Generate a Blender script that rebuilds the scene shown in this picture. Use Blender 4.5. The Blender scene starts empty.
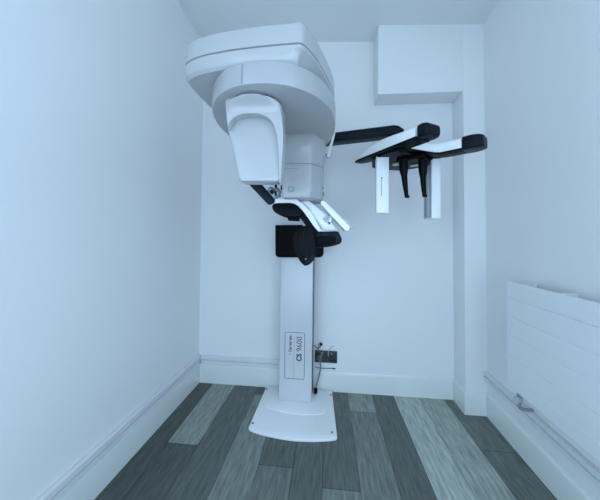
import bpy, bmesh, math, random
from mathutils import Vector, Matrix
random.seed(4)
C = bpy.context.scene
COL = C.collection

# ------------------------------------------------------------------ camera
F, YAW, PIT, ROL = 270.0, -0.0965, 0.0358, 0.014
CP = Vector((0.8645, -1.8249, 1.0018))
fw = Vector((math.sin(YAW)*math.cos(PIT), math.cos(YAW)*math.cos(PIT), math.sin(PIT)))
r0 = Vector((math.cos(YAW), -math.sin(YAW), 0)); u0 = r0.cross(fw)
cr = r0*math.cos(ROL) + u0*math.sin(ROL)
cu = -r0*math.sin(ROL) + u0*math.cos(ROL)
cam = bpy.data.cameras.new('camera'); co = bpy.data.objects.new('camera', cam); COL.objects.link(co)
M = Matrix((cr, cu, -fw)).transposed().to_4x4(); M.translation = CP
co.matrix_world = M
cam.sensor_width = 36; cam.sensor_fit = 'HORIZONTAL'; cam.lens = 36*F/600
cam.shift_y = -22/600
cam.clip_start = 0.02
C.camera = co

def at(px, py, ax, val):
    """world point seen at a photo position, on the plane axis = val (used for surveying sizes)"""
    i = 'xyz'.index(ax)
    d = fw + cr*(px-300)/F + cu*(228-py)/F
    return CP + d*((val-CP[i])/d[i])

# ------------------------------------------------------------------ materials
def mat(name, col, rough=0.5, metal=0.0, bump=0.0, bscale=60, coat=0.0, var=0.0, vscale=3, spec=0.5, stretch=None, attr=None):
    m = bpy.data.materials.new(name); m.use_nodes = True
    nt = m.node_tree; b = nt.nodes['Principled BSDF']
    b.inputs['Roughness'].default_value = rough; b.inputs['Metallic'].default_value = metal
    b.inputs['Coat Weight'].default_value = coat; b.inputs['Specular IOR Level'].default_value = spec
    tc = nt.nodes.new('ShaderNodeTexCoord')
    mp = nt.nodes.new('ShaderNodeMapping'); nt.links.new(tc.outputs['Object'], mp.inputs['Vector'])
    if stretch: mp.inputs['Scale'].default_value = stretch
    n = nt.nodes.new('ShaderNodeTexNoise'); n.inputs['Scale'].default_value = vscale; n.inputs['Detail'].default_value = 5
    nt.links.new(mp.outputs['Vector'], n.inputs['Vector'])
    rp = nt.nodes.new('ShaderNodeMapRange')
    rp.inputs['From Min'].default_value = .3; rp.inputs['From Max'].default_value = .7
    rp.inputs['To Min'].default_value = 1-var; rp.inputs['To Max'].default_value = 1+var
    nt.links.new(n.outputs['Fac'], rp.inputs['Value'])
    mx = nt.nodes.new('ShaderNodeVectorMath'); mx.operation = 'SCALE'
    if attr:
        a = nt.nodes.new('ShaderNodeAttribute'); a.attribute_name = attr; nt.links.new(a.outputs['Color'], mx.inputs[0])
    else:
        mx.inputs[0].default_value = col[:3]
    nt.links.new(rp.outputs['Result'], mx.inputs['Scale'])
    nt.links.new(mx.outputs['Vector'], b.inputs['Base Color'])
    if bump:
        n2 = nt.nodes.new('ShaderNodeTexNoise'); n2.inputs['Scale'].default_value = bscale; n2.inputs['Detail'].default_value = 4
        nt.links.new(mp.outputs['Vector'], n2.inputs['Vector'])
        bp = nt.nodes.new('ShaderNodeBump'); bp.inputs['Strength'].default_value = bump; bp.inputs['Distance'].default_value = .002
        nt.links.new(n2.outputs['Fac'], bp.inputs['Height']); nt.links.new(bp.outputs['Normal'], b.inputs['Normal'])
    return m

PAINT = mat('wall_paint', (.86,.86,.86), .5, bump=.15, bscale=120, var=.012, vscale=2)
CEIL = mat('ceiling_paint', (.80,.81,.81), .6, bump=.1, bscale=120, var=.01)
GLOSS = mat('gloss_woodwork', (.80,.83,.80), .3, var=.015, coat=.2)
TRUNK = mat('trunking_plastic', (.78,.78,.79), .35, var=.01)
WHITE = mat('white_lacquer', (.93,.94,.94), .28, var=.005, coat=.3)
HEAD = mat('housing_toned_down', (.44,.445,.45), .32, var=.005, coat=.25)  # colour lowered to offset the strong front light on the head
POST = mat('post_toned_down', (.64,.645,.665), .3, var=.005, coat=.2)  # darker than the base plate, to offset front light on the column
SHELL = mat('white_plastic', (.84,.84,.86), .35, var=.005, coat=.15)
GREYP = mat('light_grey_plastic', (.50,.53,.58), .4, var=.01)
SEAM = mat('seam_grey', (.16,.18,.22), .5)
BLACK = mat('black_plastic', (.002,.0025,.004), .4, var=.1, spec=.09)
BLACKM = mat('black_matt', (.003,.003,.0035), .6, var=.1, spec=.08)
NAVY = mat('anthracite_plastic', (.003,.0065,.012), .38, var=.1, spec=.16)
STEEL = mat('steel', (.45,.48,.5), .3, metal=.9, var=.05)
RAD = mat('radiator_enamel', (.84,.85,.87), .3, var=.008, coat=.2)
INK = mat('ink', (.02,.02,.03), .5)
INK2 = mat('ink_grey', (.07,.07,.10), .5)
ORANGE = mat('ink_orange', (.55,.28,.16), .5)
GLASS = mat('clear_plastic', (.12,.16,.20), .2, metal=.2)
RINGM = mat('ring_grey', (.20,.22,.25), .5)
FAINT = mat('joint_grey', (.27,.29,.31), .5)
DISC = mat('disc_toned_down', (.39,.395,.405), .34, var=.005, coat=.2)  # darker copy of the head colour, against too bright a disc front
CABLE = mat('cable_grey', (.18,.18,.18), .4)
FLOOR = mat('wood_vinyl', (.3,.3,.3), .36, bump=.25, bscale=14, var=.34, vscale=9, stretch=(9,1.1,1), attr='tone', spec=.45)

# ------------------------------------------------------------------ mesh helpers
def finish(bm, bevel=0.0, seg=3, ang=32, smooth=True):
    bmesh.ops.remove_doubles(bm, verts=bm.verts, dist=1e-5)
    bmesh.ops.recalc_face_normals(bm, faces=bm.faces)
    if bevel > 0:
        es = [e for e in bm.edges if len(e.link_faces) == 2 and e.calc_face_angle(0) > math.radians(ang)]
        if es:
            bmesh.ops.bevel(bm, geom=es, offset=bevel, segments=seg, profile=.5, affect='EDGES', clamp_overlap=True)
    for f in bm.faces: f.smooth = smooth
    for e in bm.edges:
        if len(e.link_faces) == 2: e.smooth = e.calc_face_angle(0) < math.radians(38)
    return bm

def put(name, bm, m, parent=None, label=None, kind=None):
    me = bpy.data.meshes.new(name)
    if parent is not None:
        off = wloc(parent); bmesh.ops.translate(bm, verts=bm.verts, vec=-off)
    bm.to_mesh(me); bm.free(); me.materials.append(m)
    o = bpy.data.objects.new(name, me); COL.objects.link(o)
    if parent is not None: o.parent = parent
    if label: o['label'] = label
    if kind: o['kind'] = kind
    return o

def wloc(o):
    v = Vector((0,0,0))
    while o is not None: v += o.location; o = o.parent
    return v

def crs(pts, n=6, closed=True):
    pts = [Vector(p) for p in pts]; out = []; N = len(pts)
    rng = range(N) if closed else range(N-1)
    for i in rng:
        g = lambda k: pts[k % N] if closed else pts[max(0, min(N-1, k))]
        p0, p1, p2, p3 = g(i-1), g(i), g(i+1), g(i+2)
        for j in range(n):
            t = j/n
            out.append(.5*((2*p1) + (p2-p0)*t + (2*p0-5*p1+4*p2-p3)*t*t + (3*p1-p0-3*p2+p3)*t**3))
    if not closed: out.append(pts[-1])
    return out

def rnd(pts, r, n=5):
    """round the corners of a closed polygon"""
    pts = [Vector(p) for p in pts]; out = []; N = len(pts)
    for i in range(N):
        p, a, b = pts[i], pts[i-1], pts[(i+1) % N]
        rr = r[i] if isinstance(r, (list, tuple)) else r
        da, db = (a-p), (b-p)
        ra = min(rr, da.length*.49); rb = min(rr, db.length*.49)
        if ra < 1e-5: out.append(p); continue
        A = p + da.normalized()*ra; B = p + db.normalized()*rb
        for j in range(n+1):
            t = j/n; out.append(A*(1-t)**2 + p*2*t*(1-t) + B*t*t)
    return out

def ext(pts, off, bm=None):
    bm = bm or bmesh.new(); off = Vector(off)
    a = [bm.verts.new(p) for p in pts]; b = [bm.verts.new(Vector(p)+off) for p in pts]
    bm.faces.new(a); bm.faces.new(b[::-1]); N = len(pts)
    for i in range(N): bm.faces.new((a[i], b[i], b[(i+1) % N], a[(i+1) % N]))
    return bm

def loft(rings, bm=None, cap=True, closed=True):
    bm = bm or bmesh.new()
    R = [[bm.verts.new(p) for p in r] for r in rings]; N = len(R[0])
    for k in range(len(R)-1):
        for i in range(N if closed else N-1):
            bm.faces.new((R[k][i], R[k][(i+1) % N], R[k+1][(i+1) % N], R[k+1][i]))
    if cap: bm.faces.new(R[0][::-1]); bm.faces.new(R[-1])
    return bm

def box(x0, x1, y0, y1, z0, z1, bm=None):
    return ext([(x0,y0,z0),(x1,y0,z0),(x1,y1,z0),(x0,y1,z0)], (0,0,z1-z0), bm)

def tube(path, r, n=10, bm=None, sub=5):
    P = crs(path, sub, False) if sub > 1 else [Vector(p) for p in path]
    rings = []; up = Vector((0.13,.27,.95)).normalized()
    rr = r if callable(r) else (lambda t: r)
    for i, p in enumerate(P):
        t = (P[min(i+1,len(P)-1)] - P[max(i-1,0)]).normalized()
        a = t.cross(up)
        if a.length < .1: a = t.cross(Vector((1,0,0)))
        a.normalize(); b = t.cross(a); k = rr(i/(len(P)-1))
        rings.append([p + a*math.cos(q)*k + b*math.sin(q)*k for q in [2*math.pi*j/n for j in range(n)]])
    return loft(rings, bm)

def cyl(c, axis, r, h, n=28, bm=None, r2=None):
    c = Vector(c); ax = Vector(axis).normalized()
    a = ax.orthogonal().normalized(); b = ax.cross(a); r2 = r if r2 is None else r2
    ring = lambda k, rad: [c + ax*h*k + a*math.cos(q)*rad + b*math.sin(q)*rad for q in [2*math.pi*j/n for j in range(n)]]
    return loft([ring(0, r), ring(1, r2)], bm)

def ppoly(pl, ax, val): return [at(x, y, ax, val) for x, y in pl]

# ------------------------------------------------------------------ the room
W, DB, XB, ZB, XL = 1.7973, .1429, 1.6785, 1.8972, 1.1765
S1, S2, K, LEAN, H = .012, -.0329, -.0529, -.0285, 2.4
YF = -3.0
def lx(y, z=0): return S1*y + LEAN*z/H          # left wall surface (y negative in front)
def rx(y): return W + S2*(-y-DB)                 # right wall surface
def cz(x): return H + K*x                        # ceiling slopes a little
T = .1
def quad_solid(a, b, c, d, off):
    return ext([a, b, c, d], off)
def struct(name, bm, m, bevel=0):
    return put(name, finish(bm, bevel), m, None, None, 'structure')

struct('wall_left', ext([(lx(0),0,-.05),(lx(YF),YF,-.05),(lx(YF,2.5),YF,2.5),(lx(0,2.5),0,2.5)], (-T,0,0)), PAINT)
struct('wall_back', ext([(-.14,0,-.05),(1.95,0,-.05),(1.95,0,2.5),(-.14,0,2.5)], (0,T,0)), PAINT)
struct('wall_right', ext([(rx(0),0,-.05),(rx(YF),YF,-.05),(rx(YF),YF,2.5),(rx(0),0,2.5)], (T,0,0)), PAINT)
# boxed-in corner and the bulkhead that joins it under the ceiling
bm = ext([(XB,.0,-.02),(rx(-DB)+.01,.0,-.02),(rx(-DB)+.01,-DB,-.02),(XB,-DB,-.02)], (0,0,2.36))
struct('wall_boxing', bm, PAINT, .003)
bm = box(XL, XB, -DB, 0, ZB, 2.36)
struct('wall_bulkhead', bm, PAINT, .003)
# ceiling
cp = [(-.15,.05,cz(-.15)),(1.95,.05,cz(1.95)),(1.95,YF,cz(1.95)),(-.15,YF,cz(-.15))]
struct('ceiling', ext(cp, (0,0,.1)), CEIL)

struct('wall_front', box(-.2,2.0,YF-.05,YF,-.05,2.5), PAINT)

# floor: planks laid towards the back wall, each with its own tone
def tone(v): return (v*.97, v*1.02, v*.96, 1)
bm = bmesh.new(); lay = bm.loops.layers.color.new('tone')
def plank(x0, x1, y0, y1, v):
    g = .0007
    vs = [bm.verts.new(p) for p in [(x0+g,y0+g,0),(x1-g,y0+g,0),(x1-g,y1-g,0),(x0+g,y1-g,0)]]
    f = bm.faces.new(vs)
    for l in f.loops: l[lay] = tone(v)
    lo = [bm.verts.new(p) for p in [(x0,y0,-.004),(x1,y0,-.004),(x1,y1,-.004),(x0,y1,-.004)]]
    f2 = bm.faces.new(lo)
    for l in f2.loops: l[lay] = tone(.05)
    for i in range(4):
        ff = bm.faces.new((vs[i], vs[(i+1)%4], lo[(i+1)%4], lo[i]))
        for l in ff.loops: l[lay] = tone(.08)
edges = [-.06,.108,.262,.424,.578,.732,.86,1.012,1.166,1.303,1.457,1.611,1.765,1.93]
rows = {0:[(.02,-1.05,.16),(-1.05,-3,.22)], 1:[(.02,-.545,.40),(-.545,-1.7,.17),(-1.7,-3,.3)],
        2:[(.02,-.9,.21),(-.9,-3,.30)], 3:[(.02,-.10,.16),(-.10,-1.1,.33),(-1.1,-3,.2)], 4:[(.02,-.62,.20),(-.62,-3,.27)],
        5:[(.02,-.35,.3),(-.35,-1.2,.22),(-1.2,-3,.3)], 6:[(.02,-.7,.22),(-.7,-3,.32)], 7:[(.02,-.20,.38),(-.20,-1.3,.30),(-1.3,-3,.22)],
        8:[(.02,-.8,.21),(-.8,-3,.3)], 9:[(.02,-.95,.52),(-.95,-3,.23)], 10:[(.02,-1.1,.47),(-1.1,-3,.25)], 11:[(.02,-.42,.27),(-.42,-3,.26)],
        12:[(.02,-.75,.26),(-.75,-3,.30)]}
for i, segs in rows.items():
    for y1, y0, v in segs: plank(edges[i], edges[i+1], y0, y1, .145+v*1.08)
for f in bm.faces: f.normal_update()
bmesh.ops.recalc_face_normals(bm, faces=bm.faces)
me = bpy.data.meshes.new('floor'); bm.to_mesh(me); bm.free(); me.materials.append(FLOOR)
fo = bpy.data.objects.new('floor', me); COL.objects.link(fo); fo['kind'] = 'structure'

# skirting boards: profile swept straight between two floor points; n = direction into the room
def sweep(a, b, n, prof, ext_a=0, ext_b=0):
    a, b = Vector(a), Vector(b); d = (b-a).normalized(); a = a - d*ext_a; b = b + d*ext_b
    n = Vector(n)
    r = lambda p: [p + n*u + Vector((0,0,v)) for u, v in prof]
    return loft([r(a), r(b)])
BH = .128
base_prof = [(0,0),(.012,0),(.012,BH-.014),(.011,BH-.008),(.008,BH-.003),(.005,BH),(0,BH)]
trk = lambda z0, z1, d=.016: [(0,z0),(d,z0+.001),(d,z0+(z1-z0)*.42),(d-.010,z0+(z1-z0)*.44),(d-.010,z0+(z1-z0)*.56),(d,z0+(z1-z0)*.58),(d,z1-.003),(d-.003,z1),(0,z1)]
def run(name, a, b, n, prof, m, ea=0, eb=0):
    struct(name, sweep(a, b, n, prof, ea, eb), m)
nl = Vector((1, -S1, 0)).normalized()
nr = Vector((-1, S2*-1, 0)).normalized()
run('baseboard_left', (lx(0),0,0), (lx(YF),YF,0), nl, base_prof, GLOSS)
run('baseboard_back', (0,0,0), (XB,0,0), (0,-1,0), base_prof, GLOSS)
run('baseboard_boxing_side', (XB,.0,0), (XB,-DB-.006,0), (-1,0,0), base_prof, GLOSS)
run('baseboard_boxing_front', (XB-.012,-DB,0), (rx(-DB),-DB,0), (0,-1,0), base_prof, GLOSS)
run('baseboard_right', (rx(-DB),-DB,0), (rx(YF),YF,0), nr, base_prof, GLOSS)
run('trim_1', (lx(0),0,0), (lx(YF),YF,0), nl, trk(BH+.002,.186), TRUNK)
run('trim_2', (lx(0)+.02,0,0), (.62,0,0), (0,-1,0), trk(BH+.002,.186), TRUNK)
run('trim_3', (rx(-DB),-DB,0), (rx(YF),YF,0), nr, trk(.202,.250,.022), TRUNK)

# ------------------------------------------------------------------ things
def thing(name, label, cat, loc, group=None):
    o = bpy.data.objects.new(name, None); COL.objects.link(o); o.location = loc
    o.empty_display_size = .1
    o['label'] = label; o['category'] = cat
    if group: o['group'] = group
    return o

# ---- x-ray machine
mx = thing('dental_xray_machine', 'tall white dental x-ray scanner with a rotating head on a column, bolted to the floor', 'x-ray machine', (.695,-.22,0))

# base plate
out = rnd([(.462,-.022,0),(.929,-.022,0),(.931,-.425,0)], .015) 
arc = [Vector((.93,-.415,0)), Vector((.925,-.440,0)), Vector((.86,-.457,0)), Vector((.78,-.468,0)), Vector((.70,-.470,0)), Vector((.62,-.462,0)), Vector((.54,-.447,0)), Vector((.488,-.430,0)), Vector((.474,-.415,0))]
pl = rnd([(.462,-.022,.0),(.929,-.022,.0)], .02) + crs(arc, 3, False)
bp_ = put('base_plate', finish(ext(pl, (0,0,.014)), .004, 2), WHITE, mx)
# shallow raised field around the column
fld = [(.50,-.045,.0138)] + [(.885,-.045,.0138)] + [tuple(p) for p in crs([(.885,-.20,.0138),(.86,-.262,.0138),(.78,-.282,.0138),(.69,-.285,.0138),(.60,-.272,.0138),(.53,-.245,.0138),(.50,-.20,.0138)], 4, False)]
put('raised_field', finish(ext([Vector(p) for p in fld], (0,0,.0035)), .0012, 2), WHITE, bp_)
for x, y in ((.488,-.385),(.905,-.405),(.905,-.075),(.492,-.06)):
    put('bolt', finish(cyl((x,y,.0135), (0,0,1), .006, .003, 16)), SEAM, bp_)

# column
YF0 = -.178
CX0, CX1 = at(278.5,402,'y',YF0).x, at(311.3,402,'y',YF0).x
col = put('column', finish(box(CX0, CX1, YF0, -.075, .017, .90), .005, 3), POST, mx)
put('column_back', finish(box(CX0+.004, CX1+.003, -.076, -.035, .017, .92), .002), BLACK, mx, label='black rear channel of the column')
put('upper_column', finish(box(CX0+.012, CX1-.012, -.150, -.045, .90, 1.60), .004), POST, mx)
# label on the column
YL = YF0-.0005
a = at(285,331,'y',YL); b = at(305.4,333,'y',YL); c = at(304.6,380.8,'y',YL); d = at(283.6,377.8,'y',YL)
LX0, LX1 = (a.x+d.x)/2, (b.x+c.x)/2; LZ1, LZ0 = (a.z+b.z)/2, (c.z+d.z)/2
st = put('sticker', finish(ext(rnd([(LX0,YL,LZ0),(LX1,YL,LZ0),(LX1,YL,LZ1),(LX0,YL,LZ1)], .008), (0,-.0006,0)), 0), POST, col, label='white sticker with dark rounded frame and rotated lettering')
def frame(x0, x1, z0, z1, y, w, r):
    o = rnd([(x0,y,z0),(x1,y,z0),(x1,y,z1),(x0,y,z1)], r); i = rnd([(x0+w,y,z0+w),(x1-w,y,z0+w),(x1-w,y,z1-w),(x0+w,y,z1-w)], r-w)
    bm = bmesh.new(); N = len(o)
    O = [bm.verts.new(p) for p in o]; I = [bm.verts.new(p) for p in i]
    O2 = [bm.verts.new(p+Vector((0,-.0004,0))) for p in o]; I2 = [bm.verts.new(p+Vector((0,-.0004,0))) for p in i]
    for k in range(N):
        q = (k+1) % N
        bm.faces.new((O2[k],O2[q],I2[q],I2[k])); bm.faces.new((O[k],O[q],O2[q],O2[k])); bm.faces.new((I[k],I2[k],I2[q],I[q])); bm.faces.new((O[k],I[k],I[q],O[q]))
    return bm
# sticker's own marks are merged in one mesh each, children of the column
put('sticker_frame', finish(frame(LX0+.002, LX1-.002, LZ0+.002, LZ1-.002, YL-.0006, .0028, .009)), INK2, col)
xo = at(294,355,'y',YL).x
put('sticker_line', finish(box(xo-.0012, xo+.0012, YL-.001, YL-.0006, at(294,379,'y',YL).z, at(294,336,'y',YL).z)), ORANGE, col)
def text(name, s, h_len, x_right, z0, y, m, parent, bold=0.0, xscale=1.0, hgt=None):
    cu_ = bpy.data.curves.new(name, 'FONT'); cu_.body = s; cu_.size = 1; cu_.extrude = .01; cu_.offset = bold
    to = bpy.data.objects.new('tmp', cu_); COL.objects.link(to)
    bpy.context.view_layer.update()
    me = bpy.data.meshes.new_from_object(to.evaluated_get(bpy.context.evaluated_depsgraph_get()))
    bpy.data.objects.remove(to)
    xs = [v.co.x for v in me.vertices]; ys = [v.co.y for v in me.vertices]
    w = max(xs)-min(xs); hh = max(ys)-min(ys); x0, y0 = min(xs), min(ys)
    off = wloc(parent)
    for v in me.vertices:   # text runs upwards: letter x -> world z, letter y -> world -x
        u = (v.co.x-x0)/w*h_len; t = (v.co.y-y0)/hh*hgt
        v.co = Vector((x_right - t, y - (v.co.z+.01)*.02, z0 + u)) - off
    me.materials.append(m)
    o = bpy.data.objects.new(name, me); COL.objects.link(o); o.parent = parent
    return o
zc = lambda py: at(298, py, 'y', YL).z
xr = lambda px: at(px, 350, 'y', YL).x
text('model_lettering', 'CS', zc(353.6)-zc(361), xr(301.8), zc(361), YL-.0008, INK, col, .035, hgt=xr(301.8)-xr(296.4))
text('model_lettering', '9600', zc(336.6)-zc(351.2), xr(301.8), zc(351.2), YL-.0008, INK2, col, 0, hgt=xr(301.8)-xr(296.4))
text('maker_lettering', 'Carestream', zc(336)-zc(352.3), xr(291.6), zc(352.3), YL-.0008, INK, col, .03, hgt=xr(291.4)-xr(288.3))
bm = bmesh.new()
for dx, dz in ((0,0),(.004,.006),(-.004,.006)): cyl((xr(290)+dx, YL-.0007, zc(355)+dz-.002), (0,-1,0), .0022, .0005, 10, bm)
put('maker_mark', finish(bm), INK, col)

# black collar box gripping the column under the chin rest
cl = rnd(ppoly([(275.2,225),(323.5,225),(323.5,257.5),(275.2,257.5)], 'y', -.20), [.006,.006,.028,.028])
put('column_collar', finish(ext(cl, (0,.165,0)), .005), BLACKM, mx, label='black box-shaped collar around the column')

# rotating head: disc, slab and cover
def ell(cx, cy, a, bf, bb, z, n=64, e=2.25):
    o = []
    for j in range(n):
        q = 2*math.pi*j/n; s, c_ = math.sin(q), math.cos(q)
        x = abs(c_)**(2/e)*math.copysign(1, c_)*a; y = abs(s)**(2/e)*math.copysign(1, s)
        o.append(Vector((cx+x, cy + y*(bb if s > 0 else bf), z)))
    return o
DC = (.671,-.79)
def dring(s, z, dx=0): return ell(DC[0]+dx, DC[1], .225+s, .314+s, .36+s, z, 64, 2.15)
bm = loft([dring(-.006,1.4285), dring(-.0015,1.4305), dring(0,1.435), dring(.001,1.47), dring(.000,1.490), dring(-.003,1.497), dring(-.009,1.500), dring(-.02,1.5005)])
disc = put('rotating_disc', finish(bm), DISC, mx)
s_ = DC[0]-.08

sx = at(243,73,'y',-1.09).x; sy = DC[1]-.314*(1-(abs(sx-DC[0])/.225)**2.15)**(1/2.15)
put('disc_seam', finish(box(sx-.0008, sx+.0008, sy-.0026, sy+.006, 1.435, 1.488)), FAINT, disc)
# lower slab
def slab(z, ins=0, insr=0):
    pts = [(.428,-1.038),(.48,-1.062),(.55,-1.077),(.62,-1.086),(.70,-1.092),(.765,-1.0945),(.790,-1.093),(.806,-1.072),(.828,-1.028),(.842,-.99),(.864,-.92),(.884,-.84),(.893,-.75),(.89,-.60),(.875,-.45),(.855,-.30),(.83,-.15),(.81,-.06),(.56,-.06),(.53,-.15),(.50,-.30),(.47,-.45),(.432,-.62),(.408,-.80),(.400,-.93),(.404,-1.005)]
    P = crs([Vector((x,y,z)) for x, y in pts], 3)
    if ins:
        c = Vector((.66,-.6,z)); N = len(P); Q = []
        for i in range(N):
            t = (P[(i+1)%N]-P[i-1]).normalized(); n = Vector((t.y,-t.x,0))
            if n.dot(P[i]-c) < 0: n = -n
            k = ins + insr*max(0, min(1, (P[i].x-.72)/.12))
            Q.append(P[i]-n*k)
        P = Q
    return P
bm = loft([slab(1.498,.014,.030), slab(1.5035,.007,.030), slab(1.508,.003,.028), slab(1.520,.001,.020), slab(1.532,.0,.010), slab(1.541,.0,.002), slab(1.5425,.003,.002)])
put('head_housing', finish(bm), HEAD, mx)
bm = loft([slab(1.542,.008), slab(1.5462,.008)])
put('head_seam', finish(bm), SEAM, mx)
bm = loft([slab(1.546,.003), slab(1.5468,.0), slab(1.598,.001), slab(1.605,.003), slab(1.610,.008), slab(1.613,.018), slab(1.614,.045)])
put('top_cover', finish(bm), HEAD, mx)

# tubehead hanging from the front of the disc
PY = -1.03
NP = 10
def podr(z, x0, x1, yf, yb, r=.02):
    return rnd([(x0,yf,z),(x1,yf,z),(x1,yb,z),(x0,yb,z)], [r,r,r*1.3,r*1.3], 5)
def lerp(a, b, t): return a+(b-a)*t
rings = []
ztop, zbot = 1.408, 1.170
for t, ins in ((0,.022),(.012,.010),(.035,.003),(.07,0),(.15,0),(.3,0),(.5,0),(.7,0),(.9,0),(.96,.0),(.985,.002),(1,.008)):
    z = lerp(ztop, zbot, t)
    x1 = lerp(.7225, .727, t)
    yf = PY + lerp(.038, .004, min(1, t*1.1)); x0 = at(225.8+(8.9*t if t < .27 else 2.4+(t-.27)*15), 101+80*t, 'y', yf+.006).x
    rings.append(podr(z, x0+ins, x1-ins, yf+ins, PY+.100-ins*.5 - .045*t*t, .012))
tb = put('tube_head', finish(loft(rings)), HEAD, mx)
hood_px = [(225.6,104),(227,99),(232,95),(244,92),(258,92),(269,95),(277,101),(280.5,110),(282.5,125),(283,140),(282,160),(280.5,181),
           (279.2,181),(278.8,160),(278,145),(276.6,134),(273.5,124),(268,117.5),(260,114),(250,113),(240,114.5),(232.5,118.5),(228.7,124),(227.8,127)]
hp = crs(ppoly(hood_px, 'y', PY), 3)
hd = finish(ext(hp, (0,.062,0)), .0035, 3, 50)
put('hood', hd, HEAD, tb)
def se(cx, cy, a, b, z, e, n=56):
    o = []
    for j in range(n):
        q = 2*math.pi*j/n; c_, s_ = math.cos(q), math.sin(q)
        o.append(Vector((cx+abs(c_)**(2/e)*math.copysign(a, c_), cy+abs(s_)**(2/e)*math.copysign(b, s_), z)))
    return o
rings = [se(.637,-.982,.087,.049,1.380,7), se(.637,-.983,.0885,.052,1.393,7), se(.637,-.985,.0885,.056,1.403,6), se(.637,-.989,.085,.064,1.412,4), se(.637,-.993,.077,.071,1.418,2.8), se(.638,-.996,.068,.071,1.4215,2.2), se(.639,-.997,.060,.065,1.423,2)]
put('shoulder', finish(loft(rings)), HEAD, tb)
put('swivel_gap', finish(cyl((.641,-.999,1.4228), (0,0,1), .072, .0062, 44)), SEAM, mx)

# second housing behind, flaring into the disc
def hr(z, g, rr=.012):
    gr = min(g, .010)
    return rnd([(.672-g,-.68-g*.6,z),(.797+g*.2,-.68-g*1.0,z),(.846+gr,-.615-g*.4,z),(.850+gr,-.47,z),(.670-g,-.47,z)], rr, 4)
rings = [hr(1.172,-.006), hr(1.175,-.002), hr(1.18,0), hr(1.25,0), hr(1.318,0), hr(1.319,-.0018), hr(1.321,-.0018), hr(1.322,0), hr(1.345,.001), hr(1.37,.004), hr(1.39,.010), hr(1.405,.018), hr(1.416,.028), hr(1.4245,.042), hr(1.4295,.062)]
hs = put('detector_housing', finish(loft(rings)), HEAD, mx)
q = at(291,189,'y',-.682)
bm = bmesh.new()
rr_ = [[Vector((q.x+math.cos(t)*r, y, q.z+math.sin(t)*r)) for t in [2*math.pi*j/28 for j in range(28)]] for r, y in ((.0130,-.679),(.0130,-.6818),(.0098,-.6818),(.0098,-.679))]
loft(rr_, bm, cap=False)
put('ring_mark', finish(bm), RINGM, hs)
put('housing_joint', finish(loft([hr(1.3192,.0004), hr(1.3212,.0004)])), FAINT, hs)
q = at(291,163,'y',-.681); put('housing_joint', finish(box(q.x-.0008, q.x+.0008, -.6806, -.678, 1.322, 1.37)), FAINT, hs)
a = at(284,168.6,'y',-.681); b = at(298,168.6,'y',-.681); put('housing_joint', finish(box(a.x, b.x, -.6806, -.678, a.z, a.z+.002)), FAINT, hs)
q = at(322.5,193.5,'y',-.60)
put('side_switch', finish(box(.842,.853,-.59,-.575,q.z-.009,q.z+.009), .002), SEAM, hs)
q = at(322.8,187.5,'y',-.60)
put('side_switch', finish(box(.842,.852,-.588,-.578,q.z-.004,q.z+.003), .001), SEAM, hs)
# small hooked catch behind the head
hk = crs(ppoly([(333.5,131),(335.3,132),(334,138),(331.5,147),(330.2,155),(328,157),(326,155),(327.4,150),(330.5,142)], 'y', -.40), 3)
put('cable_hook', finish(ext(hk, (0,.035,0)), .004), SHELL, mx)
q = at(326.4,155,'y',-.41)
put('hook_screw', finish(cyl(q, (0,-1,0), .004, .012, 12)), SEAM, mx)

# ceph arm
ZA = 1.632
A = at(333,132.4,'z',ZA); B = at(396,124.4,'z',ZA); dr = (B-A).normalized(); nn = Vector((-dr.y, dr.x, 0)).normalized()
S = A - dr*.20; L = (B-S).length
hA = .054
def arm(t, zt, zb, d0, d1): p = S + dr*t; return [p+nn*d0+Vector((0,0,zb-ZA)), p+nn*d1+Vector((0,0,zb-ZA)), p+nn*d1+Vector((0,0,zt-ZA)), p+nn*d0+Vector((0,0,zt-ZA))]
bm = loft([arm(0,ZA,ZA-hA,0,.085), arm(L-.012,ZA,ZA-hA+.002,0,.085), arm(L+.012,ZA-.004,ZA-hA+.004,.004,.08), arm(L+.042,ZA-.026,ZA-hA+.010,.012,.072)])
armo = put('side_arm', finish(bm, .006), NAVY, mx, label='dark anthracite arm reaching right')
put('arm_mount', finish(box(.70,.86,-.20,-.05,1.604,1.64), .006), WHITE, mx)

# head-holder unit at the end of the arm
ZP = 1.42
def up(pl, z0, z1, bev, m, name, seg=3, r=0.0, label=None, taper=None, par=mx):
    P = ppoly(pl, 'z', ZP)
    for p in P: p.z = z0
    if r: P = rnd(P, r)
    return put(name, finish(ext(P, (0,0,z1-z0)), bev, seg), m, par, label)
A0 = at(354,162,'z',ZP); A1 = at(416,137.5,'z',ZP); da = (A1-A0).normalized(); na = Vector((-da.y, da.x, 0)); LA = (A1-A0).length
wA = .085
def pA(t, h, z0=ZP+.006, w0=0, w1=wA, ch=.012):
    p = A0 + da*t
    c = min(ch, h*.4)
    return [p+na*w0+Vector((0,0,z0-ZP)), p+na*w1+Vector((0,0,z0-ZP)), p+na*w1+Vector((0,0,z0-ZP+h-c)), p+na*(w1-c)+Vector((0,0,z0-ZP+h)), p+na*(w0+c)+Vector((0,0,z0-ZP+h)), p+na*w0+Vector((0,0,z0-ZP+h-c))]
bm = loft([pA(.0,.014,w0=.012,w1=.05), pA(.035,.030,w0=.003,w1=.07), pA(.09,.045), pA(.155,.054), pA(.20,.056), pA(.27,.053), pA(LA-.005,.044)])
put('holder_cover', finish(bm, .002, 2), WHITE, mx, label='white long wedge cover')
bm = loft([pA(-.006,.008,ZP-.002,.010,.05,.001), pA(.03,.008,ZP-.002,.0,.07,.001), pA(.09,.008,ZP-.002,-.002,wA,.001), pA(LA,.008,ZP-.002,-.002,wA,.001)])
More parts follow.
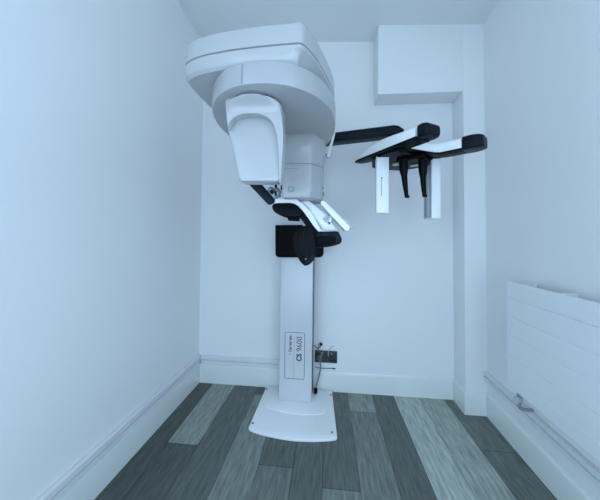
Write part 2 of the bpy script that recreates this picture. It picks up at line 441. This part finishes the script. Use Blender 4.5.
put('holder_tray', finish(bm, .001, 2), BLACK, mx)
def capend(o, dirv, nv, w, ln, h, name):
    rg = []
    for t, s in ((0,.004),(.004,0),(ln*.45,-.001),(ln*.8,.002),(ln*.97,.008),(ln,.018)):
        p = o + dirv*t
        y0, y1, z0, z1 = -.004+s, w+.004-s, -.004+s*.6, h-s
        rg.append(rnd([p+nv*y0+Vector((0,0,z0)), p+nv*y1+Vector((0,0,z0)), p+nv*y1+Vector((0,0,z1)), p+nv*y0+Vector((0,0,z1))], .013, 4))
    return put(name, finish(loft(rg)), NAVY, mx, label='dark moulded end cap')
capend(A0+da*(LA+.006), da, na, wA-.006, .050, .050, 'end_cap')
# the second, shorter one
B0 = at(438,154,'z',ZP); B1 = at(463,148.8,'z',ZP); db_ = (B1-B0).normalized(); nb = Vector((-db_.y, db_.x, 0)); LB = (B1-B0).length
wB = .085
def pB(p, d, h, z0, w0, w1, c): 
    n = Vector((-d.y, d.x, 0)); z = Vector((0,0,1)); p = p + z*(z0-ZP)
    return [p+n*w0, p+n*w1, p+n*w1+z*(h-c), p+n*(w1-c)+z*h, p+n*(w0+c)+z*h, p+n*w0+z*(h-c)]
Bm = at(408,149,'z',ZP); dm = (B0-Bm).normalized(); dmid = (dm+db_).normalized()
ringsB = lambda h, z0, o, c: [pB(Bm, dm, h*.7, z0, -o, wB+.03, c), pB(B0-dm*.06, dm, h*.85, z0, -o, wB+.02, c), pB(B0-dm*.02, (dm*.7+dmid*.3).normalized(), h*.95, z0, -o, wB+.01, c), pB(B0+db_*.01, dmid, h, z0, -o, wB, c), pB(B0+db_*.04, db_, h, z0, -o, wB, c), pB(B1, db_, h, z0, -o, wB, c)]
put('holder_cover', finish(loft(ringsB(.050, ZP+.006, 0, .012)), .002, 2), WHITE, mx, label='white short curved cover')
put('holder_tray', finish(loft(ringsB(.008, ZP-.002, .002, .001)), .001, 2), BLACK, mx)
capend(B1-db_*.006, db_, nb, wB, .085, .058, 'end_cap')
# black hub plate under both
up([(372,157),(392,149),(402,147),(409,151),(430,157),(440,159.5),(428,164.5),(413,167),(400,169),(386,168),(372,166)], ZP-.012, ZP+.002, .004, BLACK, 'hub_plate', r=.02)
up([(396,156),(424,151),(430,160),(404,165)], ZP-.03, ZP-.010, .004, BLACK, 'hub_carriage', r=.01)
up([(392,161),(400,160),(401,162),(393,163)], ZP-.018, ZP-.010, .001, STEEL, 'adjuster')
up([(410,159),(418,157.5),(419,159),(411,160.5)], ZP-.036, ZP-.029, .001, STEEL, 'adjuster')
# arm joint linking to hub
J = B + nn*.04 - dr*.01
put('arm_joint', finish(cyl((J.x, J.y, ZP+.0), (0,0,1), .030, ZA-hA-ZP+.004, 28), .003), NAVY, mx)
# white temple paddles
Yp = -.46
a = at(376.5,156,'y',Yp); b = at(389,213,'y',Yp)
pd = put('paddle', finish(box(a.x, b.x, Yp, Yp+.035, b.z, ZP-.004), .003), WHITE, mx, label='white narrow upright paddle')
q = at(381.5,190,'y',Yp)
put('slot', finish(box(q.x-.0012, q.x+.0012, Yp-.0006, Yp+.004, at(381,196,'y',Yp).z, at(381,178,'y',Yp).z)), SEAM, pd)
q = at(381.8,178,'y',Yp)
put('screw', finish(cyl((q.x,Yp,q.z), (0,-1,0), .004, .0015, 12)), SEAM, pd)
Yq = -.40
a = at(431.5,163,'y',Yq); b = at(441,218.5,'y',Yq)
pd = put('paddle', finish(box(a.x, b.x, Yq, Yq+.115, b.z, ZP-.004), .004), WHITE, mx, label='wide pale upright paddle')
q2 = b.z
put('sensor_panel', finish(box(a.x-.0006, a.x+.002, Yq+.006, Yq+.109, b.z+.006, ZP-.012), .0005), GREYP, pd, label='grey side panel')
put('groove', finish(box(a.x-.0014, a.x+.002, Yq+.040, Yq+.048, q2+.015, ZP-.02), .0003), WHITE, pd)
put('groove', finish(box(a.x-.0014, a.x+.002, Yq+.075, Yq+.081, q2+.015, ZP-.02), .0003), SEAM, pd)
# black ear rods
def rod(pts, ws, Y, foot):
    rg = []
    for (x, y), w in zip(pts, ws):
        p = at(x, y, 'y', Y); k = at(x+1, y, 'y', Y).x - p.x
        rg.append([p+Vector((math.cos(t)*w*k, math.sin(t)*w*k, 0)) for t in [2*math.pi*j/14 for j in range(14)]])
    o = put('ear_rod', finish(loft(rg)), BLACK, mx, label='black tapered ear rod')
    p = at(*foot, 'y', Y)
    put('rod_tip', finish(cyl(p+Vector((-.008,0,0)), (1,0,0), .0065, .020, 14), .001), BLACK, o)
rod([(403.5,160),(403.5,169),(403.8,172),(404.2,176),(405,184),(406,192),(406.6,197)], [4.6,4.6,4,3.1,2.7,2.2,1.8], -.50, (406.6,196.6))
rod([(423,160),(423,169),(423,173),(423,177),(423.4,184),(424,192),(424.3,196)], [4.6,4.6,4,3.0,2.7,2.2,1.8], -.47, (424.3,195.8))

# ---- chin rest and handles
YC = -.62
def fp(pl, y, dep, bev, m, name, cr_=True, par=mx, label=None, seg=3, r=0.0):
    P = ppoly(pl, 'y', y)
    if cr_: P = crs(P, 3)
    if r: P = rnd(P, r)
    return put(name, finish(ext(P, (0,dep,0)), bev, seg, 50), m, par, label)
chin = fp([(271.6,204.5),(272.2,201.5),(275,199.2),(280,198.2),(289,198.0),(295.5,198.9),(301,202.3),(307.5,208),(312.5,214.5),(317,222),(321,229),(325,231.5),(320,234),(315,229),(309,220),(302.5,211),(296,205.8),(288,204.6),(278,204.8)], YC-.01, .10, .004, WHITE, 'chin_shell', label='white S-shaped shell')
fp([(272.0,205.5),(275,203.2),(284,202.8),(292,203),(297.5,205.5),(300.8,209.5),(302,214),(299.5,217),(294,217.6),(286,217),(279.5,215),(274.5,212),(272.2,208.5)], YC-.025, .10, .006, BLACK, 'chin_pad', label='black rounded chin pad')
fp([(293,203.6),(298,206.2),(303,211.3),(309,219),(314,226.5),(320,233),(321,237),(314,236.5),(308,229),(302,220.5),(297.5,215),(293,210)], YC-.012, .085, .004, BLACK, 'shell_lining', label='black inner band')
fp([(287,216),(298.8,216),(298.8,220.8),(288,220.3)], YC+.0, .05, .002, BLACKM, 'chin_block', cr_=False)
bd = fp([(299,201),(309,200.6),(317,206.5),(325,213),(330,219),(332.5,223),(339,231.5),(324,232.5),(316,220),(308,208)], YC+.03, .12, .008, WHITE, 'support_body', cr_=False)
fp([(322,219),(328,214.5),(328.6,217),(327,223)], YC+.024, .02, .002, GREYP, 'bracket', cr_=False)
# support arm back to the collar
put('support_arm', finish(box(.755,.83,-.56,-.15,1.03,1.085), .008), WHITE, mx)
# tilted control panel
P = ppoly([(320.5,203.5),(321.2,200.6),(324.6,201),(350.6,227.2),(348.6,230.6),(345.5,231)], 'y', YC-.02)
tp = put('touch_panel', finish(ext(rnd(P, .004), (0,.13,0)), .002), WHITE, mx, label='thin white tilted control panel')
P = ppoly([(325.5,201.8),(327.2,202.8),(354.5,228.2),(350.6,229.2),(349.5,228)], 'y', YC-.0)
put('panel_screen', finish(ext(P, (0,.10,0)), .001), GREYP, tp)
P = ppoly([(326,217),(330,214),(333,217),(331,224),(327.5,226)], 'y', YC+.03)
put('panel_hinge', finish(ext(P, (0,.05,0)), .003), STEEL, tp)
# strut up behind the tube head
P = ppoly([(241,176),(253.5,175.5),(274.8,199.5),(273.5,203.5),(267.5,204.2)], 'y', YC-.02)
put('temple_strut', finish(ext(P, (0,.035,0)), .003), NAVY, mx, label='dark slanting strut')
# little clear and metal positioning mechanism beside it
bm = bmesh.new()
q = at(271.5,191,'y',YC); cyl(q, (0,-1,0), .017, .012, 20, bm)
finish(bm, .002); clip = put('positioning_clip', bm, GLASS, mx)
q = at(272,192,'y',YC-.012); put('clip_knob', finish(cyl(q, (0,-1,0), .008, .010, 16), .001), BLACK, clip)
a = at(274.4,198,'y',YC-.01); b = at(276.4,184,'y',YC-.01); put('clip_post', finish(box(a.x,b.x,YC-.01,YC+.01,a.z,b.z), .001), NAVY, clip)
for x0, y0, w in ((277.6,190,2.2),(279.8,192.5,1.9),(279.5,196,1.8),(277,197,1.8)):
    put('clip_bead', finish(cyl(at(x0,y0,'y',YC-.004), (0,-1,0), w/270*1.2, .012, 12), .001), GLASS, clip)
a = at(280.6,190,'y',YC+.02); b = at(282.2,172,'y',YC+.02); put('slot_shadow', finish(box(a.x,b.x,YC+.02,YC+.03,a.z,b.z), .0005), BLACK, clip)  # black strip put in for the shadow slot between the two housings
# handles
def pt(x, y, Y): return at(x, y, 'y', Y)
YH = YC-.05
fr_px = [(305.5,225.5),(300.5,227.5),(296.5,231),(293.4,237),(293,243),(294.5,249),(297.3,256.5),(300,261.5),(303.5,265.2),(306.5,265.8),(310.5,263.6),(314.5,258.5),(316,250),(316,242),(314,234),(311,228)]
h1 = fp(fr_px, YH, .035, .006, BLACK, 'grip_handle', label='black leaf-shaped hand grip')
def ridge(pts, par, r=.0028, m=NAVY):
    put('grip_ridge', finish(tube([pt(x,y,YH-.001) for x, y in pts], r, 8)), m, par)
ridge([(303,228.5),(298.5,233),(296.5,240),(298,248),(301.5,256),(304.5,261)], h1, .0035, BLACK)
ridge([(306.5,228),(303.8,234),(304,242),(306,250),(307.5,257)], h1)
ridge([(309.5,229),(309.2,236),(311.5,243),(313,250),(312.5,257)], h1)
put('grip_rivet', finish(cyl(pt(305.8,259,YH), (0,-1,0), .0022, .0015, 10)), STEEL, h1)
fp([(305,264.6),(309.5,263),(314.8,257.8),(314,254.5),(309,259),(304.5,262)], YH-.004, .02, .003, NAVY, 'grip_edge', par=h1)
h2 = fp([(313,237),(316,233),(320,231.3),(328,231.8),(336.5,231.3),(339.5,233.5),(341.8,239),(341,242.8),(337,245),(330,246.8),(322,247.6),(315.5,247.5),(312.5,243)], YC-.03, .07, .008, NAVY, 'side_handle', label='dark horizontal side handle')
fp([(316,236.5),(328,236),(335,236.5),(336.5,240),(334,243.5),(324,245.6),(315,245.5)], YC-.032, .02, .003, BLACKM, 'handle_grip', par=h2)

# ---- wall socket with plug and cables
a = at(317.5,350,'y',0); b = at(337,362.8,'y',0)
sk = thing('wall_socket', 'dark double wall socket low on the back wall right of the column', 'socket', (0,0,0))
sk.location = ((a.x+b.x)/2, 0, b.z)
x0, x1, z0, z1 = .8, b.x, b.z, a.z
fpz = put('face_plate', finish(box(x0, x1, -.010, -.0005, z0, z1), .002), mat('socket_dark', (.03,.035,.035), .4, var=.1), sk)
for k, xx in enumerate((x0+.040, x1-.036)):
    put('rocker', finish(box(xx-.006, xx+.006, -.0125, -.009, z1-.022, z1-.008), .001), SEAM, sk)
    for dx, dz, w, h in ((0,.012,.003,.006),(-.009,-.012,.005,.003),(.009,-.012,.005,.003)):
        put('pin_hole', finish(box(xx+dx-w, xx+dx+w, -.0106, -.0095, z0+.03+dz-h, z0+.03+dz+h)), BLACKM, fpz)
pc = thing('power_cable', 'grey power cable looping from the dark wall socket down behind the column', 'cable', (x0+.04,-.03,.0))
put('plug', finish(box(x0+.012, x0+.052, -.045, -.0108, z0+.02, z0+.062), .006), mat('plug_grey', (.08,.09,.09), .4), pc)
c1 = at(323.5,352,'y',-.05); c2 = at(320,358,'y',-.055); c3 = at(320.5,368,'y',-.05); c4 = at(318.5,378,'y',-.05); c5 = at(316.3,386,'y',-.06); c6 = at(315.6,394,'y',-.075)
put('cord', finish(tube([(x0+.035,-.044,z0+.05), c1, c2, c3, c4, c5, (c6.x,-.075,.035)], .0042, 10)), CABLE, pc)
put('connector', finish(cyl((c6.x,-.075,.0185), (0,0,1), .011, .030, 16), .002), BLACK, pc)
dc = thing('data_cable', 'thin dark cable curling above the dark wall socket', 'cable', (x0+.02,-.01,z1))
put('cord', finish(tube([at(314,345.5,'y',-.02), at(318,348.5,'y',-.015), at(322,344.5,'y',-.02), at(320.5,342.8,'y',-.02), at(318.5,346,'y',-.03), at(319,352,'y',-.032)], .0028, 8)), CABLE, dc)
put('connector', finish(cyl(at(321.2,344,'y',-.02), (0,-1,0), .008, .012, 12), .001), BLACK, dc)
ds = thing('network_cable', 'thin grey cable lying along the top of the skirting under the socket', 'cable', (.87,-.015,.12))
put('cord', finish(tube([(.80,-.006,.150), (.84,-.006,.143), (.88,-.0065,.144), (.925,-.006,.146)], .0024, 8)), CABLE, ds)
put('end_tip', finish(cyl((.918,-.0065,.1455), (1,0,0), .004, .016, 10), .0005), BLACK, ds)
wc = thing('white_cable', 'thin pale cable loop above the right half of the dark socket', 'cable', (.90,-.01,z1))
put('cord', finish(tube([(x1-.058,-.0145,z1-.03),(x1-.056,-.02,z1+.006),(x1-.040,-.012,z1+.026),(x1-.022,-.006,z1+.036)], .0022, 8)), GREYP, wc)

# ---- radiator on the right wall
ra = thing('radiator', 'white flat radiator with horizontal grooves hung on the right wall', 'radiator', (1.72,-.9,.26))
def rf(y): return rx(y) - .085
y0r, y1r = -.36, -1.75
q = at(507,281,'x',rf(-.36)); y0r = q.y; ztopr = q.z
q2 = at(508,385,'x',rf(-.36)); zbotr = q2.z
prof = []
gz = [at(507.3,yy,'x',rf(y0r)).z for yy in (372,353.6,333.5,315,296.5)]
th = .018
prof = [(0,zbotr+.004),(-.003,zbotr)]
def add(u, z): prof.append((u, z))
pr_ = [(.004,zbotr),(0,zbotr+.004)]
for g in gz: pr_ += [(0,g-.0035),(.004,g-.0012),(.004,g+.0012),(0,g+.0035)]
pr_ += [(0,ztopr-.004),(.004,ztopr),(th,ztopr),(th,zbotr)]
def rr2(y): return [Vector((rf(y)+u, y, z)) for u, z in pr_]
put('front_panel', finish(loft([rr2(y0r), rr2(y1r)]), 0), RAD, ra)
def rsl(d0, d1, ya, yb, za, zb):
    return ext([Vector((rf(ya)+d0,ya,za)),Vector((rf(yb)+d0,yb,za)),Vector((rf(yb)+d1,yb,za)),Vector((rf(ya)+d1,ya,za))], (0,0,zb-za))
put('back_panel', finish(rsl(.042,.055,y0r-.03,y1r+.03,zbotr+.02,ztopr-.02), .003), RAD, ra)
bm = bmesh.new()
for i in range(34):
    yy = y0r-.045 - i*.038
    if yy < y1r+.04: break
    rsl(.0182,.0418,yy,yy-.004,zbotr+.03,ztopr-.02, ) if False else ext([Vector((rf(yy)+.0182,yy,zbotr+.03)),Vector((rf(yy)+.0182,yy-.003,zbotr+.03)),Vector((rf(yy)+.0418,yy-.003,zbotr+.03)),Vector((rf(yy)+.0418,yy,zbotr+.03))], (0,0,ztopr-zbotr-.05), bm)
put('convector_fins', finish(bm), RAD, ra)
for yy in (y0r-.06, y0r-.26):
    put('wall_bracket', finish(rsl(.030,.083,yy,yy-.018,ztopr-.014,ztopr-.001), .002), RAD, ra)
yy = y0r-.035
vx = rf(yy)+.030
v = put('valve', finish(cyl((vx,yy,zbotr-.048), (0,0,1), .011, .060, 18), .002), STEEL, ra, label='metal lockshield valve')
put('valve_cap', finish(cyl((vx,yy,zbotr-.036), (-.8,-.5,0), .013, .030, 18), .003), GREYP, v)
put('pipe', finish(tube([(vx,yy,zbotr-.045),(vx,yy,zbotr-.075),(vx+.022,yy,zbotr-.085),(rx(yy)-.002,yy,zbotr-.085)], .0075, 12)), STEEL, ra, label='short metal feed pipe')

# ------------------------------------------------------------------ light
w = bpy.data.worlds.new('world'); C.world = w; w.use_nodes = True
bg = w.node_tree.nodes['Background']; bg.inputs['Color'].default_value = (.5,.7,1,1); bg.inputs['Strength'].default_value = .05
def area(name, loc, rot, sx, sy, power, col):
    l = bpy.data.lights.new(name, 'AREA'); l.shape = 'RECTANGLE'; l.size = sx; l.size_y = sy; l.energy = power; l.color = col
    o = bpy.data.objects.new(name, l); COL.objects.link(o); o.location = loc; o.rotation_euler = rot; return o
LC = (.54,.755,1.0)
# daylight is an unseen fill light, added low behind the camera
area('low_fill', (.9,-2.95,.7), (math.pi/2,0,0), 1.6, 1.0, 13.5, LC)
# unseen fill lights added at both sides to even out the brightness
area('side_fill_right', (1.66,-2.3,1.2), (math.pi/2,0,math.pi/2), 1.0, 1.6, 10, LC)
area('side_fill_left', (.12,-2.3,1.2), (math.pi/2,0,-math.pi/2), 1.0, 1.6, 10, LC)
C.view_settings.view_transform = 'Standard'; C.view_settings.look = 'None'; C.view_settings.gamma = 1; C.view_settings.use_curve_mapping = False
C.view_settings.exposure = 0.26
C.cycles.max_bounces = 10; C.cycles.diffuse_bounces = 6
